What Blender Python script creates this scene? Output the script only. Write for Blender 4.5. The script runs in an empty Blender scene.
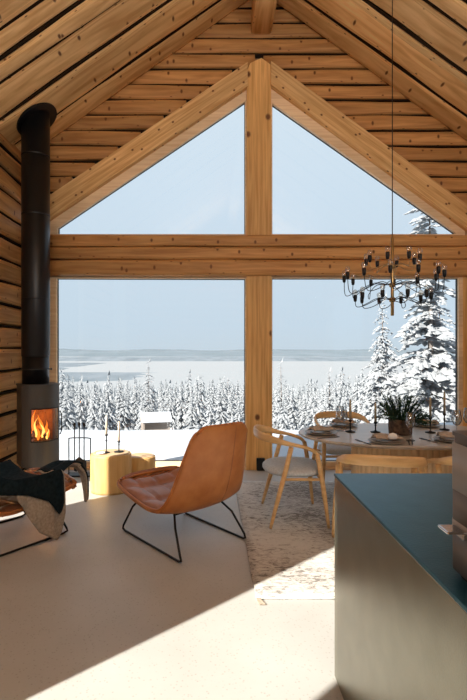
import bpy, bmesh, math, random
from mathutils import Vector, Matrix, Euler
from mathutils import noise as mnoise
PI = math.pi
sc = bpy.context.scene
C = sc.collection

# ------------------------------------------------------------------ camera
EYE = 1.45
cam_d = bpy.data.cameras.new('camera')
cam_d.sensor_width = 36; cam_d.lens = 24.02; cam_d.sensor_fit = 'AUTO'
cam_d.shift_x = 0.0307; cam_d.clip_start = 0.05; cam_d.clip_end = 30000
cam = bpy.data.objects.new('camera', cam_d); C.objects.link(cam)
cam.location = (0, 0, EYE); cam.rotation_euler = (PI/2, 0, 0)
sc.camera = cam
# ------------------------------------------------------------------ world, sun, exposure
world = bpy.data.worlds.new('sky'); sc.world = world; world.use_nodes = True
nt = world.node_tree; nt.nodes.clear()
wo = nt.nodes.new('ShaderNodeOutputWorld'); bg = nt.nodes.new('ShaderNodeBackground')
tc = nt.nodes.new('ShaderNodeTexCoord'); sep = nt.nodes.new('ShaderNodeSeparateXYZ')
cr = nt.nodes.new('ShaderNodeValToRGB')
nt.links.new(tc.outputs['Generated'], sep.inputs[0]); nt.links.new(sep.outputs['Z'], cr.inputs[0])
el = cr.color_ramp.elements
el[0].position = 0.0; el[0].color = (.56, .665, .75, 1)
el[1].position = 1.0; el[1].color = (.55, .70, .90, 1)
e = el.new(.05); e.color = (.56, .68, .785, 1)
e = el.new(.30); e.color = (.60, .725, .84, 1)
e = el.new(.55); e.color = (.66, .775, .87, 1)
nt.links.new(cr.outputs[0], bg.inputs['Color']); bg.inputs['Strength'].default_value = 1.0
nt.links.new(bg.outputs[0], wo.inputs[0])
SUN = Vector((.751, .66, -.62)).normalized()
sd = bpy.data.lights.new('sun', 'SUN'); sd.energy = 12.5; sd.color = (1.0, .925, .82); sd.angle = math.radians(.55)
so = bpy.data.objects.new('sun', sd); C.objects.link(so)
so.rotation_euler = SUN.to_track_quat('-Z', 'Y').to_euler()
so.location = (-10, -8, 9)
al = bpy.data.lights.new('room_fill_light', 'AREA'); al.shape = 'RECTANGLE'; al.size = 3.2; al.size_y = .7  # added fill light behind the camera, brightens the ceiling and gable timber
al.energy = 140; al.color = (1.0, .97, .93)
ao = bpy.data.objects.new('room_fill_light', al); C.objects.link(ao); ao.location = (.8, -1.9, 4.02)
ao.rotation_euler = Vector((-.05, 1, .65)).to_track_quat('-Z', 'Y').to_euler()
sc.view_settings.view_transform = 'Standard'
sc.view_settings.look = 'None'
sc.view_settings.exposure = 0.12
sc.view_settings.gamma = 1.0
sc.view_settings.use_curve_mapping = False
try:
    sc.cycles.max_bounces = 10; sc.cycles.diffuse_bounces = 6; sc.cycles.transparent_max_bounces = 24
except Exception: pass

# ------------------------------------------------------------------ helpers
WALLZ = 5.70
K = WALLZ/467.0
def gx(px): return (px-212)*K
def gh(py): return EYE+(350-py)*K
R = random.Random(7)

def mat(name, base=(.5,.5,.5), rough=.6, metal=0.0, spec=None):
    m = bpy.data.materials.new(name); m.use_nodes = True
    b = m.node_tree.nodes['Principled BSDF']
    b.inputs['Base Color'].default_value = (*base, 1); b.inputs['Roughness'].default_value = rough
    b.inputs['Metallic'].default_value = metal
    if spec is not None: b.inputs['Specular IOR Level'].default_value = spec
    return m
def N(m, t): return m.node_tree.nodes.new(t)
def L(m, a, b): m.node_tree.links.new(a, b)
def noisy(name, c1, c2, scale=8, rough=.6, metal=0, stretch=(1,1,1), bump=.0, detail=6, coord='Object', lo=.35, hi=.65, bscale=None):
    m = mat(name, c1, rough, metal); b = m.node_tree.nodes['Principled BSDF']
    t = N(m,'ShaderNodeTexCoord'); mp = N(m,'ShaderNodeMapping'); n = N(m,'ShaderNodeTexNoise'); r = N(m,'ShaderNodeValToRGB')
    mp.inputs['Scale'].default_value = stretch; n.inputs['Scale'].default_value = scale; n.inputs['Detail'].default_value = detail
    L(m,t.outputs[coord],mp.inputs[0]); L(m,mp.outputs[0],n.inputs['Vector']); L(m,n.outputs[0],r.inputs[0])
    r.color_ramp.elements[0].position = lo; r.color_ramp.elements[0].color = (*c1,1)
    r.color_ramp.elements[1].position = hi; r.color_ramp.elements[1].color = (*c2,1)
    L(m,r.outputs[0],b.inputs['Base Color'])
    if bump:
        bp = N(m,'ShaderNodeBump'); bp.inputs['Strength'].default_value = bump; bp.inputs['Distance'].default_value = .01
        n2 = N(m,'ShaderNodeTexNoise'); n2.inputs['Scale'].default_value = bscale or scale*2; n2.inputs['Detail'].default_value = 4
        L(m,mp.outputs[0],n2.inputs['Vector']); L(m,n2.outputs[0],bp.inputs['Height']); L(m,bp.outputs[0],b.inputs['Normal'])
    return m
def wood(name, c1, c2, knot=(.17,.065,.022), rough=.55, knots=True, gscale=(.7,16), kscale=5.5):
    """streaky wood along the U axis of the UV map (metres), with round knots"""
    m = mat(name, c1, rough, 0, .3); b = m.node_tree.nodes['Principled BSDF']
    t = N(m,'ShaderNodeTexCoord'); mp = N(m,'ShaderNodeMapping'); mp.inputs['Scale'].default_value = (gscale[0], gscale[1], 1)
    n = N(m,'ShaderNodeTexNoise'); n.inputs['Scale'].default_value = 2.2; n.inputs['Detail'].default_value = 5; n.inputs['Distortion'].default_value = .5
    r = N(m,'ShaderNodeValToRGB'); r.color_ramp.elements[0].position = .34; r.color_ramp.elements[1].position = .64
    r.color_ramp.elements[0].color = (*c1,1); r.color_ramp.elements[1].color = (*c2,1)
    L(m,t.outputs['UV'],mp.inputs[0]); L(m,mp.outputs[0],n.inputs['Vector']); L(m,n.outputs[0],r.inputs[0])
    # slow variation from log to log
    mp2 = N(m,'ShaderNodeMapping'); mp2.inputs['Scale'].default_value = (.25,1.2,1); n2 = N(m,'ShaderNodeTexNoise'); n2.inputs['Scale'].default_value = 1.0
    L(m,t.outputs['UV'],mp2.inputs[0]); L(m,mp2.outputs[0],n2.inputs['Vector'])
    mr = N(m,'ShaderNodeMapRange'); mr.inputs['From Min'].default_value=.3; mr.inputs['From Max'].default_value=.7
    mr.inputs['To Min'].default_value=.72; mr.inputs['To Max'].default_value=1.2
    L(m,n2.outputs[0],mr.inputs[0])
    mul = N(m,'ShaderNodeVectorMath'); mul.operation='SCALE'
    L(m,r.outputs[0],mul.inputs[0]); L(m,mr.outputs[0],mul.inputs['Scale'])
    last = mul.outputs[0]
    if knots:
        mp3 = N(m,'ShaderNodeMapping'); mp3.inputs['Scale'].default_value = (.8,1,1)
        v = N(m,'ShaderNodeTexVoronoi'); v.inputs['Scale'].default_value = kscale; v.voronoi_dimensions='2D'
        L(m,t.outputs['UV'],mp3.inputs[0]); L(m,mp3.outputs[0],v.inputs['Vector'])
        kr = N(m,'ShaderNodeValToRGB'); kr.color_ramp.elements[0].position=.040; kr.color_ramp.elements[0].color=(1,1,1,1)
        kr.color_ramp.elements[1].position=.085; kr.color_ramp.elements[1].color=(0,0,0,1)
        L(m,v.outputs['Distance'],kr.inputs[0])
        mx = N(m,'ShaderNodeMix'); mx.data_type='RGBA'
        L(m,kr.outputs[0],mx.inputs['Factor']); L(m,last,mx.inputs[6]); mx.inputs[7].default_value=(*knot,1)
        last = mx.outputs[2]
    L(m,last,b.inputs['Base Color'])
    bp = N(m,'ShaderNodeBump'); bp.inputs['Strength'].default_value=.25; bp.inputs['Distance'].default_value=.004
    L(m,n.outputs[0],bp.inputs['Height']); L(m,bp.outputs[0],b.inputs['Normal'])
    return m

def link(name, bm, m, parent=None, smooth=False):
    me = bpy.data.meshes.new(name)
    bm.normal_update(); bm.to_mesh(me); bm.free()
    for mm in (m if isinstance(m,(list,tuple)) else [m]): me.materials.append(mm)
    if smooth:
        for p in me.polygons: p.use_smooth = True
    o = bpy.data.objects.new(name, me); C.objects.link(o)
    if parent is not None: o.parent = parent
    return o
def thing(name, label, cat, loc=(0,0,0), rz=0, group=None):
    o = bpy.data.objects.new(name, None); C.objects.link(o); o.empty_display_size=.1
    o.location = loc; o.rotation_euler=(0,0,rz); tag(o,label,cat,group); return o
def tag(o, label=None, cat=None, group=None, kind=None):
    if label: o['label']=label
    if cat: o['category']=cat
    if group: o['group']=group
    if kind: o['kind']=kind
    return o
def struct(name, bm, m, smooth=False, parent=None):
    o = link(name,bm,m,parent,smooth)
    if parent is None: o['kind']='structure'
    return o
def kids(o): return [c for c in C.objects if c.parent == o]
def copy_tree(o, parent=None):
    c = o.copy(); C.objects.link(c); c.parent = parent
    if parent is not None: c.matrix_parent_inverse = o.matrix_parent_inverse.copy()
    for ch in kids(o): copy_tree(ch, c)
    return c
def bevel(bm, geom_edges, w, seg=2):
    bmesh.ops.bevel(bm, geom=geom_edges, offset=w, segments=seg, affect='EDGES', profile=.5, clamp_overlap=True)
def box(bm, x0,x1,y0,y1,z0,z1, bev=0, M=None, seg=2):
    b2 = bmesh.new()
    bmesh.ops.create_cube(b2, size=1)
    for v in b2.verts: v.co = Vector(((x0+x1)/2+v.co.x*(x1-x0),(y0+y1)/2+v.co.y*(y1-y0),(z0+z1)/2+v.co.z*(z1-z0)))
    if bev: bevel(b2, b2.edges[:], bev, seg)
    if M is not None: b2.transform(M)
    merge(bm,b2)
def merge(bm, b2):
    me = bpy.data.meshes.new('tmp'); b2.to_mesh(me); b2.free(); bm.from_mesh(me); bpy.data.meshes.remove(me)
def boxuv(bm, axis_u=0, off=None):
    """metre UVs with U along an axis"""
    uv = bm.loops.layers.uv.verify()
    for f in bm.faces:
        n = f.normal
        for l in f.loops:
            c = l.vert.co; u = c[axis_u]
            o = [i for i in range(3) if i!=axis_u]
            k = o[0] if abs(n[o[0]])<abs(n[o[1]]) else o[1]
            l[uv].uv = (u, c[k]+.37*c[3-axis_u-k])
def tube(bm, pts, r, seg=8, closed=False, caps=True):
    """swept round tube through points; r scalar or list"""
    pts=[Vector(p) for p in pts]; n=len(pts)
    rr = r if isinstance(r,(list,tuple)) else [r]*n
    rings=[]; up=None
    for i,p in enumerate(pts):
        if closed: t=(pts[(i+1)%n]-pts[i-1])
        else: t = pts[min(i+1,n-1)]-pts[max(i-1,0)]
        t.normalize()
        if up is None:
            up = Vector((0,0,1)) if abs(t.z)<.9 else Vector((1,0,0))
        a = t.cross(up)
        if a.length<1e-4: a=t.cross(Vector((0,1,0)))
        a.normalize(); b=a.cross(t).normalized(); up=b
        q = rr[i]; qa,qb = (q if isinstance(q,(tuple,list)) else (q,q))
        rings.append([bm.verts.new(p+a*(qa*math.cos(2*PI*k/seg))+b*(qb*math.sin(2*PI*k/seg))) for k in range(seg)])
    m = n if closed else n-1
    for i in range(m):
        A=rings[i]; B=rings[(i+1)%n]
        for k in range(seg): bm.faces.new((A[k],A[(k+1)%seg],B[(k+1)%seg],B[k]))
    if caps and not closed:
        bm.faces.new(rings[0][::-1]); bm.faces.new(rings[-1])
    return rings
def lathe(bm, prof, seg=24, cx=0, cy=0, z0=0, sx=1, sy=1):
    rings=[]
    for (r,z) in prof:
        rings.append([bm.verts.new((cx+sx*r*math.cos(2*PI*k/seg), cy+sy*r*math.sin(2*PI*k/seg), z0+z)) for k in range(seg)])
    for A,B in zip(rings,rings[1:]):
        for k in range(seg): bm.faces.new((A[k],A[(k+1)%seg],B[(k+1)%seg],B[k]))
    if prof[0][0]>1e-5: bm.faces.new(rings[0][::-1])
    if prof[-1][0]>1e-5: bm.faces.new(rings[-1])
    bmesh.ops.remove_doubles(bm, verts=bm.verts[:], dist=1e-6)
def catmull(P, n=6):
    P=[Vector(p) for p in P]; out=[]
    for i in range(len(P)-1):
        p0=P[max(i-1,0)];p1=P[i];p2=P[i+1];p3=P[min(i+2,len(P)-1)]
        for k in range(n):
            t=k/n; out.append(.5*((2*p1)+(p2-p0)*t+(2*p0-5*p1+4*p2-p3)*t*t+(-p0+3*p1-3*p2+p3)*t**3))
    out.append(P[-1]); return out
def prism(bm, poly, f0, f1):
    """poly in 2D; f0, f1 map (a,b) to the two end points"""
    A=[bm.verts.new(f0(*p)) for p in poly]; B=[bm.verts.new(f1(*p)) for p in poly]
    n=len(poly)
    for i in range(n): bm.faces.new((A[i],A[(i+1)%n],B[(i+1)%n],B[i]))
    bm.faces.new(A[::-1]); bm.faces.new(B)
    bmesh.ops.recalc_face_normals(bm, faces=bm.faces[:])

LOGUV = [0]
def log(bm, p0, p1, nrm, h, d, seed, wob=.006, seg=14, power=4.5):
    """a planed log from p0 to p1; nrm points into the room, h is its visible height, d its thickness; UV: U along, V around"""
    uv = bm.loops.layers.uv.verify()
    p0=Vector(p0); p1=Vector(p1); t=(p1-p0); ln=t.length; t.normalize(); nrm=Vector(nrm).normalized(); s=nrm.cross(t).normalized()
    rn = random.Random(seed); K2=14; rings=[]; vs=[]
    ph=[rn.uniform(0,6.3) for _ in range(6)]
    for i in range(seg+1):
        q=i/seg*ln; ring=[]
        wt=wob*(math.sin(q*1.9+ph[0])+.6*math.sin(q*4.3+ph[1])); wb=wob*(math.sin(q*2.3+ph[2])+.6*math.sin(q*5.1+ph[3]))
        wf=wob*.7*math.sin(q*1.3+ph[4])
        for k in range(K2):
            a=2*PI*(k+.5)/K2; ca,sa=math.cos(a),math.sin(a)
            x=math.copysign(abs(ca)**(2/power),ca)*d/2; y=math.copysign(abs(sa)**(2/power),sa)*h/2
            y += wt if y>0 else wb
            if x>0: x+=wf
            ring.append(bm.verts.new(p0+t*q+nrm*x+s*y))
        rings.append((q,ring))
    uo=rn.uniform(0,60); vo=rn.uniform(0,40); per=2*(h+d)/K2
    for (q0,A),(q1,B) in zip(rings,rings[1:]):
        for k in range(K2):
            f=bm.faces.new((A[k],A[(k+1)%K2],B[(k+1)%K2],B[k])); f.smooth=True
            for l,(u,v) in zip(f.loops,((q0,k),(q0,k+1),(q1,k+1),(q1,k))): l[uv].uv=(uo+u,vo+v*per)
    for ring,fl in ((rings[0][1],True),(rings[-1][1],False)):
        f=bm.faces.new(ring[::-1] if fl else ring)
        for l in f.loops: l[uv].uv=(uo+l.vert.co.x,vo+l.vert.co.z)

# ------------------------------------------------------------------ materials
M_log   = wood('log_wood', (.42,.195,.062), (.64,.345,.125))
M_ceil  = wood('ceiling_wood', (.68,.375,.135), (.95,.635,.29))
M_trim  = wood('planed_pine', (.74,.53,.32), (.86,.66,.43), knots=False)
M_post  = wood('post_pine', (.60,.32,.10), (.82,.50,.19), kscale=2.2)
M_slab  = noisy('roof_board', (.45,.24,.10), (.55,.31,.14), 5)
M_oak   = noisy('oak', (.60,.36,.15), (.74,.48,.22), 6, .45, stretch=(1,1,6))
M_oakd  = noisy('oak_dark', (.33,.19,.09), (.45,.27,.13), 6, .5)
M_black = mat('black_metal', (.012,.012,.013), .42, .5)
M_flue  = mat('flue_black', (.010,.010,.011), .38, .3)
M_stove = mat('stove_steel', (.075,.068,.060), .46, .35)
M_iron  = mat('dark_iron', (.03,.03,.03), .5, .6)
M_leath = noisy('tan_leather', (.42,.14,.032), (.54,.21,.058), 7, .42, bump=.12, bscale=120)
M_leath2= noisy('brown_leather', (.30,.11,.045), (.40,.165,.075), 7, .38, bump=.12, bscale=120)
M_seat  = noisy('grey_wool', (.46,.495,.52), (.56,.60,.63), 60, .95, bump=.15, bscale=300)
M_throw = noisy('dark_wool', (.006,.011,.014), (.013,.022,.027), 40, .95, bump=.2, bscale=200)
M_beige = noisy('beige_wool', (.30,.25,.20), (.42,.36,.29), 60, .95, bump=.2, bscale=200)
M_wax   = mat('pale_wax', (.80,.70,.55), .5)
M_waxd  = mat('olive_wax', (.36,.30,.20), .5)
M_stump = noisy('pale_stump_wood', (.56,.34,.12), (.68,.45,.19), 4, .5, stretch=(6,6,.8))
M_stumpt= noisy('stump_top_wood', (.48,.33,.18), (.60,.43,.25), 8, .5)
M_plate = mat('stoneware', (.30,.25,.20), .4)
M_napk  = noisy('linen', (.36,.29,.23), (.46,.38,.31), 30, .9)
M_white = mat('white_cloth', (.8,.78,.75), .8)
M_brass = mat('aged_brass', (.42,.28,.12), .35, .9)
M_steel = mat('steel', (.72,.73,.74), .2, 1)
M_tabl  = noisy('table_top_wood', (.38,.32,.26), (.48,.41,.34), 5, .28, stretch=(1,8,1))
M_flut  = noisy('fluted_wood', (.55,.36,.19), (.68,.47,.26), 5, .5, stretch=(8,8,1))
M_basket= noisy('bark_pot', (.05,.03,.02), (.16,.10,.06), 30, .8, bump=.5)
M_leaf  = noisy('pine_green', (.015,.040,.022), (.05,.09,.05), 20, .6)
M_isl   = noisy('bronze_panel', (.25,.24,.175), (.29,.275,.205), 9, .27, .8, bump=.10, bscale=160)
M_top   = noisy('blue_slate', (.022,.115,.165), (.032,.135,.19), 14, .36, .75, bump=.10, bscale=120)
M_mach  = mat('machine_taupe', (.30,.26,.225), .45, .15)
M_machd = mat('machine_dark', (.035,.032,.03), .3, .5)
M_soot  = noisy('fire_brick', (.10,.035,.018), (.20,.08,.04), 14, .9)
M_char  = noisy('charred_wood', (.02,.01,.006), (.16,.06,.02), 18, .9)

for m_ in (M_throw,M_beige,M_seat,M_napk,M_leaf): m_.node_tree.nodes['Principled BSDF'].inputs['Specular IOR Level'].default_value=.08
def glass_mat(name, tint=(1,1,1), gl=.10):
    m = bpy.data.materials.new(name); m.use_nodes=True; t=m.node_tree; t.nodes.clear()
    o=t.nodes.new('ShaderNodeOutputMaterial'); tr=t.nodes.new('ShaderNodeBsdfTransparent'); g=t.nodes.new('ShaderNodeBsdfGlossy')
    g.inputs['Roughness'].default_value=.02; tr.inputs[0].default_value=(*tint,1)
    fr=t.nodes.new('ShaderNodeLayerWeight'); fr.inputs['Blend'].default_value=.12
    mr=t.nodes.new('ShaderNodeMapRange'); mr.inputs['To Min'].default_value=gl*.35; mr.inputs['To Max'].default_value=gl*4
    mx=t.nodes.new('ShaderNodeMixShader')
    t.links.new(fr.outputs['Fresnel'],mr.inputs[0]); t.links.new(mr.outputs[0],mx.inputs[0])
    t.links.new(tr.outputs[0],mx.inputs[1]); t.links.new(g.outputs[0],mx.inputs[2]); t.links.new(mx.outputs[0],o.inputs[0]); return m
M_pane  = glass_mat('window_glass', (.985,.99,.99), .05)
M_sglass= glass_mat('stove_glass', (.96,.95,.93), .10)
M_wine  = glass_mat('wine_glass', (.93,.95,.96), .5)
def emit(name, col, s):
    m=bpy.data.materials.new(name); m.use_nodes=True; t=m.node_tree; t.nodes.clear()
    o=t.nodes.new('ShaderNodeOutputMaterial'); e=t.nodes.new('ShaderNodeEmission'); e.inputs[0].default_value=(*col,1); e.inputs[1].default_value=s
    t.links.new(e.outputs[0],o.inputs[0]); return m
M_flame = emit('flame_orange', (1,.22,.025), 1.5)
M_flame2= emit('flame_yellow', (1,.55,.12), 2.2)

# floor: polished pale concrete with dark and light grains
def floor_material():
    m = mat('polished_concrete', (.4,.36,.31), .42, 0, .35); b=m.node_tree.nodes['Principled BSDF']
    t=N(m,'ShaderNodeTexCoord'); n=N(m,'ShaderNodeTexNoise'); n.inputs['Scale'].default_value=1.3; n.inputs['Detail'].default_value=8
    r=N(m,'ShaderNodeValToRGB'); r.color_ramp.elements[0].position=.3; r.color_ramp.elements[1].position=.7
    r.color_ramp.elements[0].color=(.40,.40,.385,1); r.color_ramp.elements[1].color=(.49,.495,.48,1)
    L(m,t.outputs['Object'],n.inputs['Vector']); L(m,n.outputs[0],r.inputs[0])
    v=N(m,'ShaderNodeTexVoronoi'); v.inputs['Scale'].default_value=48; L(m,t.outputs['Object'],v.inputs['Vector'])
    k=N(m,'ShaderNodeValToRGB'); k.color_ramp.elements[0].position=.10; k.color_ramp.elements[0].color=(.72,.70,.68,1)
    k.color_ramp.elements[1].position=.26; k.color_ramp.elements[1].color=(1,1,1,1)
    L(m,v.outputs['Distance'],k.inputs[0])
    mx=N(m,'ShaderNodeMix'); mx.data_type='RGBA'; mx.blend_type='MULTIPLY'; mx.inputs['Factor'].default_value=.8
    L(m,r.outputs[0],mx.inputs[6]); L(m,k.outputs[0],mx.inputs[7]); L(m,mx.outputs[2],b.inputs['Base Color']); return m
M_floor = floor_material()
def rug_material():
    m = mat('worn_rug', (.6,.57,.52), .95, 0, .1); b=m.node_tree.nodes['Principled BSDF']
    t=N(m,'ShaderNodeTexCoord')
    mp=N(m,'ShaderNodeMapping'); mp.inputs['Scale'].default_value=(1,2.2,1); L(m,t.outputs['Object'],mp.inputs[0])
    n=N(m,'ShaderNodeTexNoise'); n.inputs['Scale'].default_value=16; n.inputs['Detail'].default_value=8; n.inputs['Roughness'].default_value=.75; n.inputs['Distortion'].default_value=1.2
    L(m,mp.outputs[0],n.inputs['Vector'])
    n0=N(m,'ShaderNodeTexNoise'); n0.inputs['Scale'].default_value=1.6; n0.inputs['Detail'].default_value=3; L(m,t.outputs['Object'],n0.inputs['Vector'])
    ad=N(m,'ShaderNodeMath'); ad.operation='MULTIPLY_ADD'; ad.inputs[1].default_value=.45; L(m,n0.outputs[0],ad.inputs[0]); L(m,n.outputs[0],ad.inputs[2])
    r=N(m,'ShaderNodeValToRGB'); r.color_ramp.elements[0].position=.62; r.color_ramp.elements[0].color=(.22,.205,.19,1)
    r.color_ramp.elements[1].position=.76; r.color_ramp.elements[1].color=(.62,.615,.585,1); e=r.color_ramp.elements.new(.68); e.color=(.45,.44,.42,1)
    L(m,ad.outputs[0],r.inputs[0]); L(m,r.outputs[0],b.inputs['Base Color'])
    bp=N(m,'ShaderNodeBump'); bp.inputs['Strength'].default_value=.6; bp.inputs['Distance'].default_value=.01
    n3=N(m,'ShaderNodeTexNoise'); n3.inputs['Scale'].default_value=90; L(m,mp.outputs[0],n3.inputs['Vector']); L(m,n3.outputs[0],bp.inputs['Height']); L(m,bp.outputs[0],b.inputs['Normal'])
    return m
M_rug = rug_material()
M_snow  = noisy('snow', (.40,.425,.46), (.47,.495,.53), 1.2, .9, bump=.2, bscale=4)
M_tsnow = noisy('branch_snow', (.215,.232,.25), (.30,.315,.335), 6, .9)
M_needle= noisy('frosted_needles', (.20,.225,.245), (.27,.295,.315), 6, .9)
M_bark  = noisy('frosted_bark', (.10,.085,.075), (.22,.20,.19), 6, .9)
M_lake  = mat('frozen_lake', (.265,.28,.295), .9)
M_far   = noisy('hazed_forest', (.11,.14,.165), (.17,.20,.23), .02, 1, stretch=(1,.25,3), detail=8)  # distance haze put into the blue-grey base colour
M_far2  = noisy('hazed_hill', (.11,.145,.17), (.145,.18,.21), .004, 1, stretch=(1,.3,3), detail=8)  # haze of the far range carried by the colour
M_farw  = wood('grey_boards', (.24,.20,.17), (.36,.31,.27), knots=False)

# ------------------------------------------------------------------ floor and roof shell
RIDGE=.59; XL=-2.26; XR=3.44
def roof(x): return 5.80-(.70*(RIDGE-x) if x<RIDGE else .72*(x-RIDGE))
bm=bmesh.new(); box(bm,XL-.15,XR+.15,-3.35,WALLZ+.1,-.2,0); struct('floor',bm,M_floor)
bm=bmesh.new(); box(bm,XL,gx(246),WALLZ-.055,WALLZ-.0,0.0,.025,.004); box(bm,gx(271),XR,WALLZ-.055,WALLZ,0,.025,.004); boxuv(bm,0); struct('baseboard_back',bm,M_trim)

# ceiling logs run from ridge to eave, with dark gaps between
zs=[5.72,5.36,4.87,4.44,4.20,3.93,3.50,3.24,2.86,2.46,2.16,1.75,1.35,1.05,.62,.2,-.2,-.65,-1.1,-1.6,-2.1,-2.7,-3.2]
CUTX=2.80
bmL=bmesh.new(); bmR=bmesh.new()
for i,(a,b) in enumerate(zip(zs,zs[1:])):
    w=a-b; y=(a+b)/2; th=.17
    for sgn,bmx in ((-1,bmL),(1,bmR)):
        if sgn<0: x1=XL-.25; n=Vector((.70,0,-1)).normalized()
        else:
            x1=XR+.25; n=Vector((-.72,0,-1)).normalized()
        p0=Vector((RIDGE,y,roof(RIDGE))); p1=Vector((x1,y,roof(x1)))
        off=-n*(th/2-.012*(i%2))
        log(bmx,p0+off,p1+off,n,w-(.042 if i in(1,3,4,6,7,10,12,15) else .022),th,100+i*2+(sgn>0),wob=.0095,seg=18,power=7)
def dark_strip(bm,pts):
    n0=len(bm.faces); v=[bm.verts.new(p) for p in pts]
    for f in ((0,1,2,3),(7,6,5,4),(0,4,5,1),(1,5,6,2),(2,6,7,3),(3,7,4,0)): fc=bm.faces.new([v[i] for i in f]); fc.material_index=1
# dark strips that paint the shade into the gaps between the logs
for i,b in enumerate(zs[1:-1]):
    wd=.019 if i in(1,3,4,6,7,10,12,15) or i+1 in(1,3,4,6,7,10,12,15) else .010
    for sgn,bmx in ((-1,bmL),(1,bmR)):
        x0,x1=RIDGE,(XL-.2 if sgn<0 else XR+.2)
        dark_strip(bmx,[(x0,b-wd,roof(x0)+.012),(x1,b-wd,roof(x1)+.012),(x1,b+wd,roof(x1)+.012),(x0,b+wd,roof(x0)+.012),(x0,b-wd,roof(x0)+.10),(x1,b-wd,roof(x1)+.10),(x1,b+wd,roof(x1)+.10),(x0,b+wd,roof(x0)+.10)])
M_gap_shade=mat('joint_shade',(.030,.018,.010),.95,0,.05)
struct('ceiling_left',bmL,[M_ceil,M_gap_shade]); struct('ceiling_right',bmR,[M_ceil,M_gap_shade])
# roof deck above the logs, running out as an overhang in front of the gable
OV=6.1
def deck(poly,f):
    bm=bmesh.new(); prism(bm,poly,lambda x,y:Vector((x,y,f(x)+.15)),lambda x,y:Vector((x,y,f(x)+.34))); return bm
struct('roof_left',deck([(RIDGE,-3.3),(XL-.55,-3.3),(XL-.55,OV),(RIDGE,OV)],roof),M_slab)
struct('roof_right',deck([(RIDGE,-3.3),(3.9,-3.3),(3.9,6.1),(RIDGE,6.1)],roof),M_slab)
# ridge beam
bm=bmesh.new(); log(bm,(.60,-3.2,5.44),(.60,5.75,5.44),(0,0,-1),.25,.26,5,wob=.003,power=9); struct('trim_ridge',bm,M_ceil)

# ------------------------------------------------------------------ walls
h=.245
def log_wall(name,x,sx,spans_at,top,seed):
    bm=bmesh.new(); z=0; i=0
    while z<top:
        for k,(a,b) in enumerate(spans_at(z+h/2)):
            log(bm,(x,a,z+h/2),(x,b,z+h/2),(sx,0,0),h-.024,.18,seed+i+k*40,wob=.010,seg=max(5,int((b-a)*4)),power=4.6)
            b3=bmesh.new(); box(b3,x-sx*.085-.03,x-sx*.085+.03,a,b,z,z+h); boxuv(b3,1); merge(bm,b3)
        z+=h; i+=1
        for (a,b) in spans_at(z-h/2):
            if i>0:
                xa=x+sx*.072; q=.008
                dark_strip(bm,[(x,a,z-h-q),(xa,a,z-h-q),(xa,b,z-h-q),(x,b,z-h-q),(x,a,z-h+q),(xa,a,z-h+q),(xa,b,z-h+q),(x,b,z-h+q)])
    return struct(name,bm,[M_log,M_gap_shade])
# the left wall has a tall glazed door beside the camera and a window beside the armchair, both out of the picture
def left_spans(z):
    s=[(-3.3,-.64)] if z<3.43 else [(-3.3,3.35)]
    if z<3.43: s.append((.69,3.35 if z<2.7 else 5.9))
    if z<2.7: s.append((4.44,5.9))
    elif z>=3.43: s=[(-3.3,5.9)]
    return s
log_wall('wall_left',XL-.09,1,left_spans,4.1,300)
def right_spans(z):
    if 1.96<z<2.9: return [(-3.3,-2.6),(.9,1.3),(4.9,5.7)]
    if .7<z<2.9: return [(-3.3,-2.6),(.9,5.7)]
    return [(-3.3,5.7)]
log_wall('wall_right',XR+.09,-1,right_spans,3.7,400)
def side_window(n,x,a,b,z0,z1):
    bm=bmesh.new()
    for (y0,y1,q0,q1) in ((a,b,z0,z0+.05),(a,b,z1-.05,z1),(a,a+.05,z0,z1),(b-.05,b,z0,z1)): box(bm,x-.115,x+.115,y0,y1,q0,q1)
    boxuv(bm,1); w=struct('window_%d'%n,bm,M_trim)
    bm=bmesh.new(); box(bm,x-.006,x+.006,a+.05,b-.05,z0+.05,z1-.05); link('pane',bm,M_pane,w)
side_window(5,XL-.09,-.65,.70,.0,3.43)
side_window(6,XL-.09,3.34,4.45,.0,2.70)
side_window(7,XR+.09,-2.6,.9,.735,2.94); side_window(8,XR+.09,1.3,4.9,1.96,2.94)  # unseen right wall windows, added to let sky light into the room
bm=bmesh.new(); z=0; i=0
while z<5.7:
    zm=z+h/2; xl=max(XL-.1,RIDGE-(5.95-zm)/.70); xr=min(XR+.1,RIDGE+(5.95-zm)/.72)
    if xr-xl>.3: log(bm,(xl,-3.25,zm),(xr,-3.25,zm),(0,1,0),h-.006,.18,900+i,wob=.004,seg=14,power=5)
    z+=h; i+=1
struct('wall_front',bm,M_log)

# gable wall: horizontal logs around the glazing
def wx_l(hh): # outer line of left sloped beam (x where beam starts) at height hh
    return gx(56.5)+(hh-gh(195))/(.672)
def wx_r(hh): return gx(453)-(hh-gh(200))/(.735)
strips=[]
bm=bmesh.new(); lh=.188; z=0; i=0
while z<5.9:
    zm=z+lh/2
    xl=XL-.1; xr=XR+.1
    if roof(xl)<zm: xl=RIDGE-(5.8-zm)/.70-.2; xr=RIDGE+(5.8-zm)/.72+.2
    def seglog(a,b,s):
        if b-a>.03: log(bm,(a,WALLZ+.10,zm),(b,WALLZ+.10,zm),(0,-1,0),lh-.016,.20,s,wob=.008,seg=max(4,int((b-a)*5)),power=6.5); b3=bmesh.new(); box(b3,a,b,WALLZ+.19,WALLZ+.24,zm-lh/2,zm+lh/2); boxuv(b3,0); merge(bm,b3); strips.append((a,b,z))
    top=gh(62)
    if zm>top+.02: seglog(xl,xr,500+i)
    elif zm>gh(225):
        seglog(xl,min(wx_l(zm-.12)+.16,.60),500+i); seglog(max(wx_r(zm-.12)-.16,.60),xr,560+i)
    else:
        seglog(xl,gx(48),500+i); seglog(gx(468),xr,560+i)
    z+=lh; i+=1
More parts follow.
